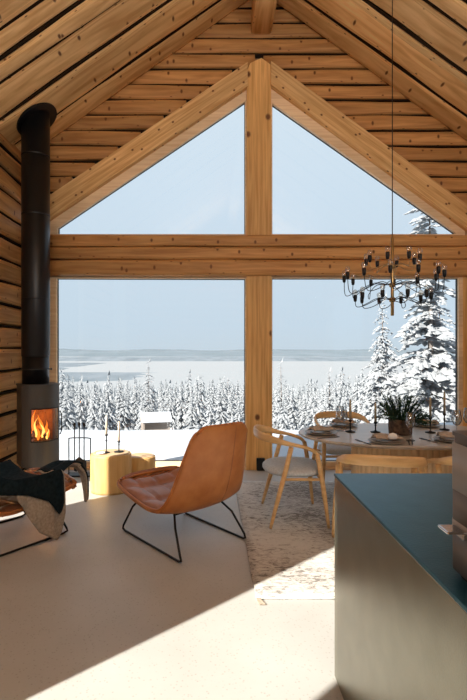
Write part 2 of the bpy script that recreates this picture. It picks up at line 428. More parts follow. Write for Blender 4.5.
for (a,b,z) in strips:
    q=.008; ya=WALLZ+.020
    dark_strip(bm,[(a,ya,z-q),(b,ya,z-q),(b,WALLZ+.1,z-q),(a,WALLZ+.1,z-q),(a,ya,z+q),(b,ya,z+q),(b,WALLZ+.1,z+q),(a,WALLZ+.1,z+q)])
struct('wall_back',bm,[M_log,M_gap_shade])

# post, beams, sloped beams
bm=bmesh.new()
prism(bm,[(gx(246),0.0),(gx(271),0.0),(gx(270.5),gh(68)),(gx(261),gh(61)),(gx(250),gh(66)),(gx(246.5),gh(74))],lambda x,z:Vector((x,WALLZ-.06,z)),lambda x,z:Vector((x,WALLZ+.06,z)))
boxuv(bm,2); struct('trim_post',bm,M_post)
bm=bmesh.new()
for k,(a,b) in enumerate(((236.3,248.3),(248.3,260.8),(260.8,277))):
    log(bm,(gx(50),WALLZ-.01,(gh(a)+gh(b))/2),(XR,WALLZ-.01,(gh(a)+gh(b))/2),(0,-1,0),gh(a)-gh(b)-.002,.20,700+k,wob=.0035,seg=24,power=6)
struct('trim_beam',bm,M_log)
def sloped(poly,seed,name,sl,m=None,y0=WALLZ-.10,y1=WALLZ+.06):
    bm=bmesh.new(); prism(bm,poly,lambda x,z:Vector((x,y0,z)),lambda x,z:Vector((x,y1,z)))
    uv=bm.loops.layers.uv.verify(); a=math.atan(sl); ca,sa=math.cos(a),math.sin(a)
    for f in bm.faces:
        for l in f.loops:
            c=l.vert.co; l[uv].uv=(seed+c.x*ca+c.z*sa, seed*1.7-c.x*sa+c.z*ca+(c.y if abs(f.normal.y)<.5 else 0))
    return struct(name,bm,m or M_log)
sloped([(gx(50),gh(199.5)),(gx(247),gh(67)),(gx(247),gh(90.5)),(gx(50),gh(222.5)),],3.1,'trim_slope_left',.67,M_ceil)
sloped([(gx(270),gh(66)),(gx(467+10),gh(217.5)),(gx(467+10),gh(241)),(gx(270),gh(89))],9.4,'trim_slope_right',-.735,M_ceil)
# thin pale frames round every pane: window_1 lower left, 2 lower right, 3 upper left, 4 upper right
def ring_frame(bm,outer,inner,y0,y1):
    n=len(outer)
    for i in range(n):
        a,b=outer[i],outer[(i+1)%n]; c,d=inner[(i+1)%n],inner[i]
        b2=bmesh.new(); prism(b2,[a,b,c,d],lambda x,z:Vector((x,y0,z)),lambda x,z:Vector((x,y1,z))); merge(bm,b2)
def win(n,outer,inner):
    bm=bmesh.new(); o=[(gx(x),gh(y)) for x,y in outer]; q=[(gx(x),gh(y)) for x,y in inner]
    ring_frame(bm,o,q,WALLZ-.02,WALLZ+.05); boxuv(bm,0); w=struct('window_%d'%n,bm,M_trim)
    b2=bmesh.new(); prism(b2,q,lambda x,z:Vector((x,WALLZ+.03,z)),lambda x,z:Vector((x,WALLZ+.04,z))); link('pane',b2,M_pane,w)
    # dark gasket line
    cx=sum(p[0] for p in q)/len(q); cz=sum(p[1] for p in q)/len(q)
    q2=[(x+(cx-x)*.006,z_+(cz-z_)*.006) for x,z_ in q]
    b3=bmesh.new(); ring_frame(b3,q,q2,WALLZ+.02,WALLZ+.05); link('gasket',b3,M_iron,w)
win(1,[(50,277),(246.5,277),(246.5,466.5),(50,466.5)],[(57,278.5),(245,279),(245,461.5),(57,461.5)])
win(2,[(270.5,277),(464,277),(464,466.5),(270.5,466.5)],[(272,278.5),(458,278.5),(458,461.5),(272,461.5)])
win(3,[(50,220),(247,88),(247,237),(50,237)],[(58,228.5),(245,102),(245,234.5),(58,234.5)])
win(4,[(270,87),(464,229),(464,237),(270,237)],[(272,104),(454,232.5),(455,234.5),(272,234.5)])
# right jamb board beside window_2
bm=bmesh.new(); box(bm,gx(462),gx(480),WALLZ-.03,WALLZ+.12,0,gh(277)); boxuv(bm,2); struct('trim_jamb',bm,M_post)

# ------------------------------------------------------------------ outside: ground, lake, hills
def ground(x,y):
    pts=[(5.8,-.30),(9.5,-.28),(11,-.42),(14,-1.4),(20,-3.3),(35,-6.3),(60,-11),(100,-16),(200,-26),(300,-33),(560,-45.5),(700,-48)]
    z=pts[-1][1]
    for (a,ha),(b,hb) in zip(pts,pts[1:]):
        if y<=b: t=(y-a)/(b-a); z=ha+(hb-ha)*max(0,min(1,t)); break
    # the bank on the right rises gently
    if y<40: z+=.35*max(0,min(1,(x-2)/6))*min(1,(y-5.8)/4)*.8
    return z+.06*mnoise.noise(Vector((x*.5,y*.5,0)))*min(1,(y-5.8)/3)
bm=bmesh.new(); ys=[5.9]
while ys[-1]<700: ys.append(ys[-1]*1.045+.05)
nx=60; grid=[]
for y in ys:
    grid.append([bm.verts.new((x,y,ground(x,y))) for x in [(-1.5+3.2*k/nx)*(y+8) for k in range(nx+1)]])
for A,B in zip(grid,grid[1:]):
    for k in range(nx): bm.faces.new((A[k],A[k+1],B[k+1],B[k]))
struct('ground_snow',bm,M_snow,True)
bm=bmesh.new(); box(bm,-3500,3500,540,5200,-47,-45.0); struct('ground_lake',bm,M_lake)
def mound(name,cx,cy,rx,ry,h,m,seed,base=-45.2,n=90,k=14,rough=.5):
    bm=bmesh.new(); rows=[]
    for j in range(k+1):
        v=-1+2*j/k; row=[]
        for i in range(n+1):
            u=-1+2*i/n; e=max(0,1-u**4)*max(0,1-v*v)
            z=h*e*(1-rough/2+rough*mnoise.noise(Vector((u*9+seed,v*3,seed)))+.25*rough*mnoise.noise(Vector((u*60,v*9,seed))))
            row.append(bm.verts.new((cx+u*rx*(1+.12*mnoise.noise(Vector((v*4,seed,1)))),cy+v*ry,base+max(z,-1))))
        rows.append(row)
    for A,B in zip(rows,rows[1:]):
        for i in range(n): bm.faces.new((A[i],A[i+1],B[i+1],B[i]))
    return struct(name,bm,m,True)
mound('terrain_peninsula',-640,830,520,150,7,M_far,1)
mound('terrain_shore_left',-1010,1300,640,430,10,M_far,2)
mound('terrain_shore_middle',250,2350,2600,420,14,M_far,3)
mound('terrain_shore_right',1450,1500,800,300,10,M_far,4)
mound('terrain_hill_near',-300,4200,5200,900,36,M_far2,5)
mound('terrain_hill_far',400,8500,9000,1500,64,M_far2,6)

# ------------------------------------------------------------------ trees
def branch(bm,p,a,ln,w,droop,rnd,under):
    ca,sa=math.cos(a),math.sin(a); d=Vector((ca,sa,0)); s=Vector((-sa,ca,0)); U=Vector((0,0,1))
    j=lambda q:rnd.uniform(-q,q)
    p=Vector(p); m=p+d*ln*.55-U*ln*droop*.35; tip=p+d*ln-U*ln*(droop+j(.08))
    V=[p,m+s*w*(1+j(.3))-U*w*.45,m-s*w*(1+j(.3))-U*w*.45,m+U*w*.55,m-U*w*.75,tip]
    v=[bm.verts.new(q) for q in V]
    for f,mi in (((0,1,3),0),((0,3,2),0),((5,3,1),0),((5,2,3),0),((0,4,1),1),((0,2,4),1),((5,1,4),1),((5,4,2),1)):
        fc=bm.faces.new([v[i] for i in f]); fc.material_index=mi
def crown(bm,h,r,tiers,per,seed,bare=.06,sub=False,pw=.9,dr=.35):
    rnd=random.Random(seed)
    for t in range(tiers):
        q=t/tiers; z=h*(bare+(1-bare)*q); rr=r*(1-q)**pw*rnd.uniform(.75,1.15)+.02*h*(1-q)+.012*h
        nb=max(3,int(per*(1-q*.6)))
        a0=rnd.uniform(0,6.3)
        for b in range(nb):
            a=a0+2*PI*b/nb+rnd.uniform(-.35,.35); ln=rr*rnd.uniform(.55,1.12); w=ln*rnd.uniform(.15,.26)
            zz=z+rnd.uniform(-.4,.4)*h/tiers
            if not sub: branch(bm,(0,0,zz),a,ln,w,dr+rnd.uniform(-.1,.15),rnd,1)
            else:
                d=Vector((math.cos(a),math.sin(a),0)); k=max(2,int(ln/.16))
                for c in range(k):
                    f=(c+.3)/k; pp=Vector((0,0,zz))+d*ln*f*.85-Vector((0,0,ln*f*f*dr))
                    for sd in (-1,1):
                        sl=ln*.42*(1-f*.5)*rnd.uniform(.5,1.1)
                        branch(bm,pp,a+sd*rnd.uniform(.25,1.0),sl,sl*rnd.uniform(.22,.36),dr+rnd.uniform(-.2,.2),rnd,1)
    # snowy tip
    branch(bm,(0,0,h*.93),0,.03*h,.02*h,-2.2,rnd,1)
def trunk(bm,h,r,mi=None,lean=0):
    n=len(bm.faces); tube(bm,[(lean*math.sin(q*3),0,h*q) for q in (0,.3,.6,.97)],[r,r*.8,r*.5,r*.15],6)
    if mi is not None:
        bm.faces.ensure_lookup_table()
        for f in bm.faces[n:]: f.material_index=mi
def rz_tree(): return R.uniform(0,6.3)
# named trees close to the cabin
def big_tree(name,label,x,y,h,r,tiers,per,seed,bare,pw,dr,tr,sink=.15):
    t=thing(name,label,'tree',(x,y,ground(x,y)-sink),0)
    bm=bmesh.new(); trunk(bm,h*.93,tr,None,.06); link('trunk',bm,M_bark,t,True)
    bm=bmesh.new(); crown(bm,h,r,tiers,per,seed,bare,True,pw,dr); link('snowy_crown',bm,[M_tsnow,M_needle],t)
    return t
big_tree('snowy_pine','tall snow covered pine whose top reaches into the upper right window',7.2,15.5,9.0,1.45,32,6,11,.12,.27,.30,.12)
big_tree('snowy_spruce','pointed snow covered spruce standing alone left of the tall pine in the lower right window',8.0,22.0,7.8,1.50,36,10,12,.05,.72,.55,.09)
big_tree('snowy_spruce','snow covered spruce filling the right edge of the lower right window',12.4,25.5,9.0,2.0,32,9,13,.03,.55,.5,.12)
big_tree('snowy_spruce','small snow covered spruce just right of the centre post above the forest edge',4.4,30,6.4,1.2,26,8,14,.03,.8,.5,.09)
big_tree('snowy_spruce','tall narrow snow covered spruce rising over the lake behind the small hut',-5.6,41,8.5,1.6,34,8,15,.03,.62,.55,.07)
big_tree('snowy_spruce','broad snow covered spruce low in the lower right window, left of the pointed one',6.5,26,5.0,1.5,24,9,16,.03,.75,.5,.10)
# forest: individual trees made from six kinds
protos=[]
for k in range(6):
    rnd=random.Random(50+k); bm=bmesh.new(); crown(bm,1.0,.165+.04*rnd.random(),30,9,200+k,.03,False,.66,.55); trunk(bm,.93,.013,1)
    me=bpy.data.meshes.new('forest_spruce'); bm.to_mesh(me); bm.free(); me.materials.append(M_tsnow); me.materials.append(M_needle); protos.append(me)
GR='snow covered spruces of the forest below the cabin'
cnt=0; rr=random.Random(77)
placed=[(7.15,15.5,1.6),(8,22,1.1),(12.4,25.5,2.4),(4.4,30,1.2),(-5.6,41,1.4),(6.5,26,1.5),(-4.55,37.5,2.6)]
bands=[(27,36,34),(36,48,52),(48,64,66),(64,84,70),(84,108,70)]
for (a,b,n) in bands:
    for k in range(n):
        for tr in range(150):
            s=-.42+1.02*((k+rr.uniform(-.6,1.6))/n); y=rr.uniform(a,b); x=s*y; g=ground(x,y)
            if y<40 and s<.13: continue
            if y<48 and -.20<s<-.05: continue
            tl={36:386,48:381,64:379,84:377,108:375}[b]+rr.triangular(-14,16,3)-(12 if s>.30 else 0)
            top=EYE-(tl-350)/467*y; hh=max(3.0,min(11.5,top-g)); wd=rr.uniform(.85,1.25); rad=.23*hh*wd
            if all((x-px)**2+(y-py)**2>(rad+pr)**2 for px,py,pr in placed): break
        else: continue
        placed.append((x,y,rad))
        o=bpy.data.objects.new('forest_spruce',protos[rr.randrange(6)]); C.objects.link(o)
        o.location=(x,y,g-.1); o.scale=(hh*wd,hh*wd,hh); o.rotation_euler=(0,0,rr.uniform(0,6.3))
        tag(o,'snow covered spruce in the dense forest on the slope below the cabin','tree',GR); cnt+=1
print('forest trees',cnt)
# the rest of the forest, too many to count, as one mass
bm=bmesh.new(); rf=random.Random(5)
def minitree(bm,x,y,z,h,r,rnd):
    zz=z
    for t in range(4):
        q=t/4; nb=5; R0=r*(1-q*.85)*rnd.uniform(.8,1.2); a0=rnd.uniform(0,6)
        c=bm.verts.new((x,y,z+h*(q+.42))); c2=bm.verts.new((x,y,z+h*(q+.06)))
        ring=[bm.verts.new((x+R0*rnd.uniform(.6,1.1)*math.cos(a0+2*PI*k/7),y+R0*math.sin(a0+2*PI*k/7),z+h*(q+rnd.uniform(-.02,.08)))) for k in range(7)]
        for k in range(7):
            f=bm.faces.new((ring[k],ring[(k+1)%7],c)); f.material_index=0 if k%3 else 1
            f=bm.faces.new((ring[(k+1)%7],ring[k],c2)); f.material_index=1
for k in range(3200):
    y=118*math.exp(rf.random()**.8*math.log(540/118)); s=rf.uniform(-.50,.72); x=s*y; g=ground(x,y)
    hh=rf.uniform(5.5,9.5) if y<300 else rf.uniform(5,8)
    tl=min(388,EYE and 374+rf.uniform(0,12)); top=EYE-(tl-350)/467*y
    hh=min(hh,max(3,top-g)); minitree(bm,x,y,g-.2,hh,hh*.20,rf)
o=link('distant_forest',bm,[M_tsnow,M_needle]); tag(o,'distant snow covered forest running down to the white frozen lake','forest',None,'stuff')

# small snow roofed hut
t=thing('snowy_hut','small open wooden hut with thick snow on its roof in front of the forest','hut',(-4.55,37.5,ground(-4.55,37.5)),.25)
hz=EYE-82/467*37.5-ground(-4.55,37.5)
bm=bmesh.new()
for x,y in ((-1,-.6),(1,-.6),(-1,.6),(1,.6)): box(bm,x-.07,x+.07,y-.07,y+.07,-.3,hz+1.15)
box(bm,-1,1,.55,.65,-.3,hz+1.1); box(bm,-1.05,-.95,-.6,.6,-.3,hz+.9); box(bm,-1,1,-.64,-.58,hz-.1,hz+.30); boxuv(bm,0); link('frame',bm,M_farw,t)
bm=bmesh.new(); prism(bm,[(-.95,hz+.90),(.95,hz+.90),(0,hz+1.45)],lambda y,z:Vector((-1.15,y,z)),lambda y,z:Vector((1.15,y,z))); link('roof',bm,M_farw,t)
bm=bmesh.new(); prism(bm,[(-1.02,hz+.92),(0,hz+1.47),(1.02,hz+.92),(1.0,hz+1.04),(.1,hz+1.60),(-.1,hz+1.60),(-1.0,hz+1.05)],lambda y,z:Vector((-1.2,y,z)),lambda y,z:Vector((1.2,y,z))); link('roof_snow',bm,M_snow,t)

# ------------------------------------------------------------------ wood stove and flue
SX,SY=-1.90,5.13; SR=math.radians(33)
st=thing('wood_stove','tall grey steel wood stove with curved glass door and a burning fire','stove',(SX,SY,0),SR)
def dplan(w,dep,bul,n=14,inset=0):
    w-=inset; pts=[(w,dep-inset),(-w,dep-inset)]
    for i in range(n+1):
        u=-1+2*i/n; pts.append((u*w,-dep*.45-bul*(1-u*u)+inset))
    return pts
W,DP,BU=.197,.18,.12
def vprism(bm,poly,z0,z1): prism(bm,poly,lambda x,y:Vector((x,y,z0)),lambda x,y:Vector((x,y,z1)))
# body: back and sides, lower drum, upper drum
bm=bmesh.new(); vprism(bm,dplan(W,DP,BU),.20,.405); link('body_base',bm,M_stove,st)
bm=bmesh.new(); vprism(bm,dplan(W,DP,BU),.86,1.075); 
b2=bmesh.new(); vprism(b2,dplan(W+.006,DP+.004,BU+.004),1.06,1.08); merge(bm,b2)
b2=bmesh.new(); vprism(b2,dplan(W+.002,DP+.001,BU+.001),.925,.929); merge(bm,b2); link('body_top',bm,M_stove,st)
bm=bmesh.new(); box(bm,-W,-W+.02,-DP*.45,DP,.405,.86); box(bm,W-.02,W,.02,DP,.405,.86); box(bm,-W+.02,W-.02,DP-.02,DP,.405,.86); link('body_shell',bm,M_stove,st)
bm=bmesh.new(); box(bm,-.12,.12,-.06,.16,0,.20,.01); link('plinth',bm,M_iron,st)
# firebox lining
bm=bmesh.new(); box(bm,-W+.022,W-.022,DP-.06,DP-.022,.41,.855); box(bm,-W+.022,-W+.04,-.03,DP-.06,.41,.855); box(bm,-W+.04,W-.03,-.10,DP-.06,.405,.425); link('fire_lining',bm,M_soot,st)
# door: curved frame with glass
def arcpt(u,off=0,w=W): return (u*w,-DP*.45-BU*(1-u*u)-off)
def arcpatch(bm,u0,u1,z0,z1,off=0,th=.012,n=12):
    poly=[arcpt(u0+(u1-u0)*i/n,off) for i in range(n+1)]+[arcpt(u1-(u1-u0)*i/n,off-th) for i in range(n+1)]
    vprism(bm,poly,z0,z1)
dr=thing('door',None,None); dr.parent=st
bm=bmesh.new()
for a in ((-1,1,.405,.47),(-1,1,.83,.86),(-1,-.62,.47,.83),(.93,1,.47,.83)): 
    b2=bmesh.new(); arcpatch(b2,*a); merge(bm,b2)
link('door_frame',bm,M_stove,dr)
bm=bmesh.new()
for a in ((-.62,.93,.47,.483,.004),(-.62,.93,.817,.83,.004),(-.62,-.58,.483,.817,.004),(.89,.93,.483,.817,.004)):
    b2=bmesh.new(); arcpatch(b2,*a); merge(bm,b2)
link('door_trim',bm,M_black,dr)
bm=bmesh.new(); arcpatch(bm,-.60,.92,.475,.825,-.002,.004); link('door_glass',bm,M_sglass,dr)
bm=bmesh.new(); tube(bm,[(W+.005,-.09,.52),(W+.02,-.10,.56),(W+.02,-.10,.74),(W+.005,-.09,.78)],.006,8); link('handle',bm,M_black,dr,True)
# burning logs and flames
bm=bmesh.new()
for (x0,y0,z0,x1,y1,z1,r) in ((-.11,-.05,.45,.10,.05,.47,.032),(-.10,.06,.45,.11,-.04,.46,.03),(-.09,-.02,.50,.02,.06,.62,.028),(.07,-.03,.50,-.03,.04,.60,.026)):
    tube(bm,[(x0,y0,z0),((x0+x1)/2,(y0+y1)/2+.004,(z0+z1)/2),(x1,y1,z1)],[r,r*1.1,r*.9],9)
fw=link('firewood',bm,M_char); fw.location=(SX,SY,0); fw.rotation_euler=(0,0,SR); tag(fw,'charred firewood logs burning behind the stove glass','firewood')
def flame(bm,x,y,z,h,r,sway,seed):
    pts=[];rad=[]
    for i in range(9):
        q=i/8; pts.append((x+sway*math.sin(q*5+seed)*q, y+.3*sway*math.cos(q*4+seed), z+h*q)); rad.append(max(.001,r*(math.sin(PI*min(1,q*.9+.12))**.8)*(1-q*.75)))
    tube(bm,pts,rad,8)
fl=thing('fire','orange flames burning inside the wood stove','fire',(SX,SY,0),SR)
bm=bmesh.new()
for a in ((-.09,.0,.47,.20,.025,.02,1),(-.045,.03,.50,.29,.032,.03,2),(.02,.02,.49,.25,.034,-.03,3),(.07,.0,.47,.20,.028,.02,4),(.10,.02,.46,.13,.02,.02,5),(-.02,-.05,.47,.15,.022,.02,6)): flame(bm,*a)
link('outer_flame',bm,M_flame,fl,True)
bm=bmesh.new()
for a in ((-.035,-.02,.50,.21,.017,.03,2),(.03,-.03,.49,.17,.020,-.03,3),(.075,-.04,.47,.11,.015,.02,4)): flame(bm,*a)
link('inner_flame',bm,M_flame2,fl,True)
pl=bpy.data.lights.new('fire_glow','POINT'); pl.energy=6; pl.color=(1,.42,.12); pl.shadow_soft_size=.06
po=bpy.data.objects.new('fire_glow',pl); C.objects.link(po); po.parent=fl; po.location=(0,-.08,.72)
# flue
FX,FY=-1.955,5.18
fu=thing('stove_flue','tall black round flue rising from the stove to the log ceiling','flue',(FX,FY,1.08))
def cyl(bm,r,z0,z1,seg=32,x=0,y=0): lathe(bm,[(r,z0),(r,z1)],seg,x,y)
top=roof(FX)-1.08
bm=bmesh.new(); lathe(bm,[(.143,0),(.143,.15),(.149,.153),(.149,.17),(.143,.173),(.143,.31)],36); link('lower_pipe',bm,M_flue,fu,True)
bm=bmesh.new(); lathe(bm,[(.146,.30),(.15,.31),(.15,top+.12)],36); link('upper_pipe',bm,M_flue,fu,True)
for hh in (.92,1.85,2.5):
    bm=bmesh.new(); lathe(bm,[(.150,hh),(.1515,hh+.003),(.1515,hh+.016),(.150,hh+.019)],36); link('joint_band',bm,M_flue,fu,True)
n=Vector((.70,0,-1)).normalized()
bm=bmesh.new(); lathe(bm,[(.148,-.03),(.24,-.03),(.245,.0),(.245,.022),(.148,.022)],40)
o=link('ceiling_collar',bm,M_flue,fu); o.rotation_euler=n.to_track_quat('Z','Y').to_euler(); o.location=Vector((0,0,top))+n*.012
bm=bmesh.new(); tube(bm,[(.14,-.02,.16),(.175,-.02,.16)],.006,8); tube(bm,[(.175,-.02,.16),(.185,-.02,.16)],.012,8); link('damper_handle',bm,M_black,fu,True)

# fireplace tool set
ft=thing('fireplace_tool_stand','black metal stand for fireplace tools by the window','tool stand',(-1.53,5.40,0),0)
bm=bmesh.new(); box(bm,-.15,.15,-.08,.08,0,.018,.005); link('base',bm,M_black,ft)
bm=bmesh.new(); tube(bm,catmull([(-.125,0,.01),(-.125,0,.22),(-.125,0,.40),(-.115,0,.43),(0,0,.435),(.115,0,.43),(.125,0,.40),(.125,0,.22),(.125,0,.01)],5),.0065,8); link('frame',bm,M_black,ft,True)
for i,(dx,kn) in enumerate(((-.055,'fireplace_poker'),(.0,'fireplace_shovel'),(.055,'fireplace_brush'))):
    lab=('black fireplace poker, left of three tools hanging in the stand','black fireplace shovel with rounded pan, middle tool in the stand','black fireplace brush, right of three tools hanging in the stand')[i]
    t=thing(kn,lab,'fireplace tool',(-1.53+dx,5.385,0),0,'fireplace tools in the stand')
    bm=bmesh.new(); tube(bm,[(0,0,.08 if i==0 else .19),(0,0,.57)],.0065,8); link('rod',bm,M_black,t,True)
    bm=bmesh.new(); lathe(bm,[(.001,.565),(.012,.568),(.015,.585),(.015,.60),(.010,.612),(.001,.614)],14); link('knob',bm,M_black,t,True)
    if i==1:
        bm=bmesh.new(); lathe(bm,[(.001,.0),(.05,.02),(.062,.08),(.045,.14),(.008,.17)],14,0,0,.045,1,.35); link('pan',bm,M_iron,t,True)
    elif i==2:
        bm=bmesh.new(); lathe(bm,[(.03,.03),(.028,.11),(.024,.17),(.006,.19)],14); link('bristles',bm,M_iron,t,True)
    else:
        bm=bmesh.new(); tube(bm,[(0,0,.10),(0,0,.06),(.025,0,.05)],.006,8); link('hook',bm,M_black,t,True)

# ------------------------------------------------------------------ stump side tables with candlesticks
def stump(x,y,r,h,sy,label,seed):
    t=thing('stump_side_table',label,'side table',(x,y,0),0,None)
    rnd=random.Random(seed); seg=40; bm=bmesh.new(); rings=[]
    pr=[(0,.97),(.03,1.0),(h*.5,1.0),(h-.03,1.0),(h-.008,.99),(h,.97)]
    for z_,k in pr:
        ring=[]
        for s in range(seg):
            a=2*PI*s/seg; q=r*k*(1+.018*math.sin(2*a+seed)+.010*math.sin(3*a+seed*2))
            ring.append(bm.verts.new((q*math.cos(a),sy*q*math.sin(a),z_)))
        rings.append(ring)
    for A,B in zip(rings,rings[1:]):
        for s in range(seg): bm.faces.new((A[s],A[(s+1)%seg],B[(s+1)%seg],B[s])).smooth=True
    bm.faces.new(rings[0][::-1]); bm.faces.new(rings[-1]); link('body',bm,M_stump,t)
    bm=bmesh.new(); lathe(bm,[(r*.90,.0),(r*.90,.006),(r*.86,.009)],40,0,0,h,1,sy); link('top_disc',bm,M_stumpt,t)
    return t
stump(-1.045,4.83,.205,.385,.92,'tall pale wooden stump side table carrying two candlesticks',1)
stump(-.775,5.12,.155,.29,.9,'low pale wooden stump side table beside the taller stump',2.6)
ZT=.394
def candlestick(x,y,z,hs,hc,rc,label,light=True,base=.035,grp=None,name='candlestick'):
    t=thing(name,label,'candlestick',(x,y,z),0,grp)
    bm=bmesh.new(); lathe(bm,[(base,0),(base,.006),(base*.4,.011),(.006,.018),(.0055,hs*.6),(.011,hs*.66),(.0055,hs*.72),(.0055,hs-.02),(.015,hs-.012),(.015,hs),(.011,hs+.002)],20); link('holder',bm,M_iron if light else M_black,t,True)
    c=thing('candle','pale slim taper candle in '+label.split(' with ')[0],'candle',(x,y,z+hs+.0025),0,None) if False else None
    return t
def candle(x,y,z,h,r,m,label,grp):
    t=thing('taper_candle',label,'candle',(x,y,z),0,grp)
    bm=bmesh.new(); lathe(bm,[(r,0),(r*.92,h*.7),(r*.8,h-.004),(r*.3,h)],16); link('wax',bm,m,t,True)
    bm=bmesh.new(); tube(bm,[(0,0,h-.002),(.001,0,h+.01)],.0014,5); link('wick',bm,M_black,t)
G1='candlesticks on the tall stump'
candlestick(-1.085,4.80,ZT,.19,.18,.01,'taller metal candlestick, left one on the tall stump side table',grp=G1)
candle(-1.085,4.80,ZT+.192,.19,.0105,M_wax,'pale taper candle in the left candlestick on the stump','candles on the tall stump')
candlestick(-.965,4.84,ZT,.115,.18,.01,'shorter metal candlestick, right one on the tall stump side table',grp=G1,base=.05)
candle(-.965,4.84,ZT+.117,.20,.0105,M_wax,'pale taper candle in the right candlestick on the stump','candles on the tall stump')
t=thing('trinket_dish','small pale dish at the foot of the candlesticks on the stump','dish',(-1.13,4.74,ZT))
bm=bmesh.new(); lathe(bm,[(.02,0),(.035,.004),(.045,.015),(.042,.015),(.03,.006),(.001,.005)],20); link('bowl',bm,M_white,t,True)

# ------------------------------------------------------------------ lounge chairs
PROF=[(.49,.395,.27),(.475,.36,.315),(.42,.33,.34),(.26,.30,.36),(.05,.272,.37),(-.12,.268,.372),(-.25,.30,.365),(-.335,.40,.34),(-.395,.54,.312),(-.435,.68,.285),(-.465,.80,.26),(-.485,.885,.24),(-.49,.925,.222)]
RISE=[.01,.03,.05,.055,.055,.05,.05,.055,.06,.055,.045,.035,.03]
def shell_pts(nu=21,nv=49,inner=0.0,wk=1.0,quilt=False):
    P=catmull([(a,b,c) for a,b,c in PROF],6); RR=catmull([(r,0,0) for r in RISE],6); n=len(P); rows=[]
    for i,p in enumerate(P):
        t=(P[min(i+1,n-1)]-P[max(i-1,0)]); tv=Vector((0,t.x,t.y)).normalized(); nn=Vector((0,tv.z,-tv.y))
        if nn.z<-.2 and i<n/2: nn=-nn
        # inward normal: up on the seat, forward on the back
        cand=Vector((0,tv.z,-tv.y)); 
        if cand.dot(Vector((0,.5,.6)))<0: cand=-cand
        nn=cand; row=[]
        for j in range(nu):
            u=-1+2*j/(nu-1); au=abs(u)
            q=Vector((u*p.z*wk,p.x,p.y))+nn*(RR[i].x*au**2.4)
            f=i/(n-1)
            if f<.12: q+=Vector((0,-.07*au**3*(1-f/.12),0))
            if f>.85: q+=Vector((0,0,-.040*au**7*(f-.85)/.15))
            if inner:
                e=min(1,(1-au)*5)*min(1,f*9)*min(1,(1-f)*9)
                pil=inner*(e**.6)
                if quilt:
                    g=abs(math.sin(PI*f*9)); c=min(1,abs(au-0.0)*14); c2=min(1,abs(au-.55)*12)
                    if f<.5: pil*= (.25+.75*g**.5)*(.6+.4*c2)*(.7+.3*c)
                q+=nn*pil
            row.append(q)
        rows.append(row)
    return rows
def sheet_mesh(bm,rows,th,closed=True):
    """solid sheet of constant thickness under a grid of points"""
    nr=len(rows); nc=len(rows[0]); nr_=[]
    for i in range(nr):
        l=[]
        for j in range(nc):
            a=rows[min(i+1,nr-1)][j]-rows[max(i-1,0)][j]; b=rows[i][min(j+1,nc-1)]-rows[i][max(j-1,0)]
            c=a.cross(b); l.append(c.normalized() if c.length>1e-9 else Vector((0,0,1)))
        nr_.append(l)
    A=[[bm.verts.new(rows[i][j]) for j in range(nc)] for i in range(nr)]
    B=[[bm.verts.new(rows[i][j]-nr_[i][j]*th) for j in range(nc)] for i in range(nr)]
    for i in range(nr-1):
        for j in range(nc-1):
            bm.faces.new((A[i][j],A[i+1][j],A[i+1][j+1],A[i][j+1])); bm.faces.new((B[i][j],B[i][j+1],B[i+1][j+1],B[i+1][j]))
    for i in range(nr-1):
        bm.faces.new((A[i][0],B[i][0],B[i+1][0],A[i+1][0])); bm.faces.new((A[i][-1],A[i+1][-1],B[i+1][-1],B[i][-1]))
    for j in range(nc-1):
        bm.faces.new((A[0][j],A[0][j+1],B[0][j+1],B[0][j])); bm.faces.new((A[-1][j],B[-1][j],B[-1][j+1],A[-1][j+1]))
    bmesh.ops.recalc_face_normals(bm,faces=bm.faces[:])
def lounge_chair(label,loc,ang):
    t=thing('lounge_chair',label,'armchair',(loc[0],loc[1],0),ang,'tan leather lounge chairs on black sled frames')
    rows=shell_pts(); bm=bmesh.new(); sheet_mesh(bm,rows,.022); link('shell',bm,M_leath,t,True)
    rows=shell_pts(31,49,.045,.955,True); bm=bmesh.new(); sheet_mesh(bm,rows,.03); link('seat_cushion',bm,M_leath2,t,True)
    # rim piping
    rs=shell_pts(); rim=[r[0] for r in rs]+[v for v in rs[-1][1:-1]]+[r[-1] for r in rs[::-1]]+[v for v in rs[0][::-1][1:-1]]
    bm=bmesh.new(); tube(bm,rim,.009,8,closed=True); link('rim_piping',bm,M_leath,t,True)
    # seam down the back
    seam=[]
    for i in range(36,len(rs)):
        a=rs[i][14]; b=rs[min(i+1,len(rs)-1)][14]; tt=(b-rs[i-1][14]).normalized(); cand=Vector((0,tt.z,-tt.y))
        if cand.dot(Vector((0,.5,.6)))<0: cand=-cand
        seam.append(a-cand*.0225)
    bm=bmesh.new(); tube(bm,seam,.0028,6); link('seam',bm,M_leath2,t,True)
    for s in (-1,1):
        x=.305*s
        pts=[(.21*s,.24,.30),(.26*s,.32,.20),(x,.385,.045),(x,.395,.018),(x,.36,.0085),(x,.2,.0085),(x,-.2,.0085),(x,-.36,.0085),(x,-.385,.018),(x,-.375,.045),(.27*s,-.27,.20),(.22*s,-.19,.275)]
        bm=bmesh.new(); tube(bm,[Vector(p) for p in pts],.0085,8); link('sled_leg',bm,M_black,t,True)
    bm=bmesh.new()
    for y,zz in ((.24,.28),(-.19,.262)): tube(bm,[(-.21,y,zz),(.21,y,zz)],.008,8)
    link('cross_bar',bm,M_black,t,True)
    return t
a1=math.atan2(.61,.79)
lounge_chair('tan leather lounge chair seen from behind in the middle of the floor',(-.228,3.655),math.radians(40.5))
lounge_chair('tan leather lounge chair at the left edge, half covered by a throw',(-1.63,3.58),-a1)

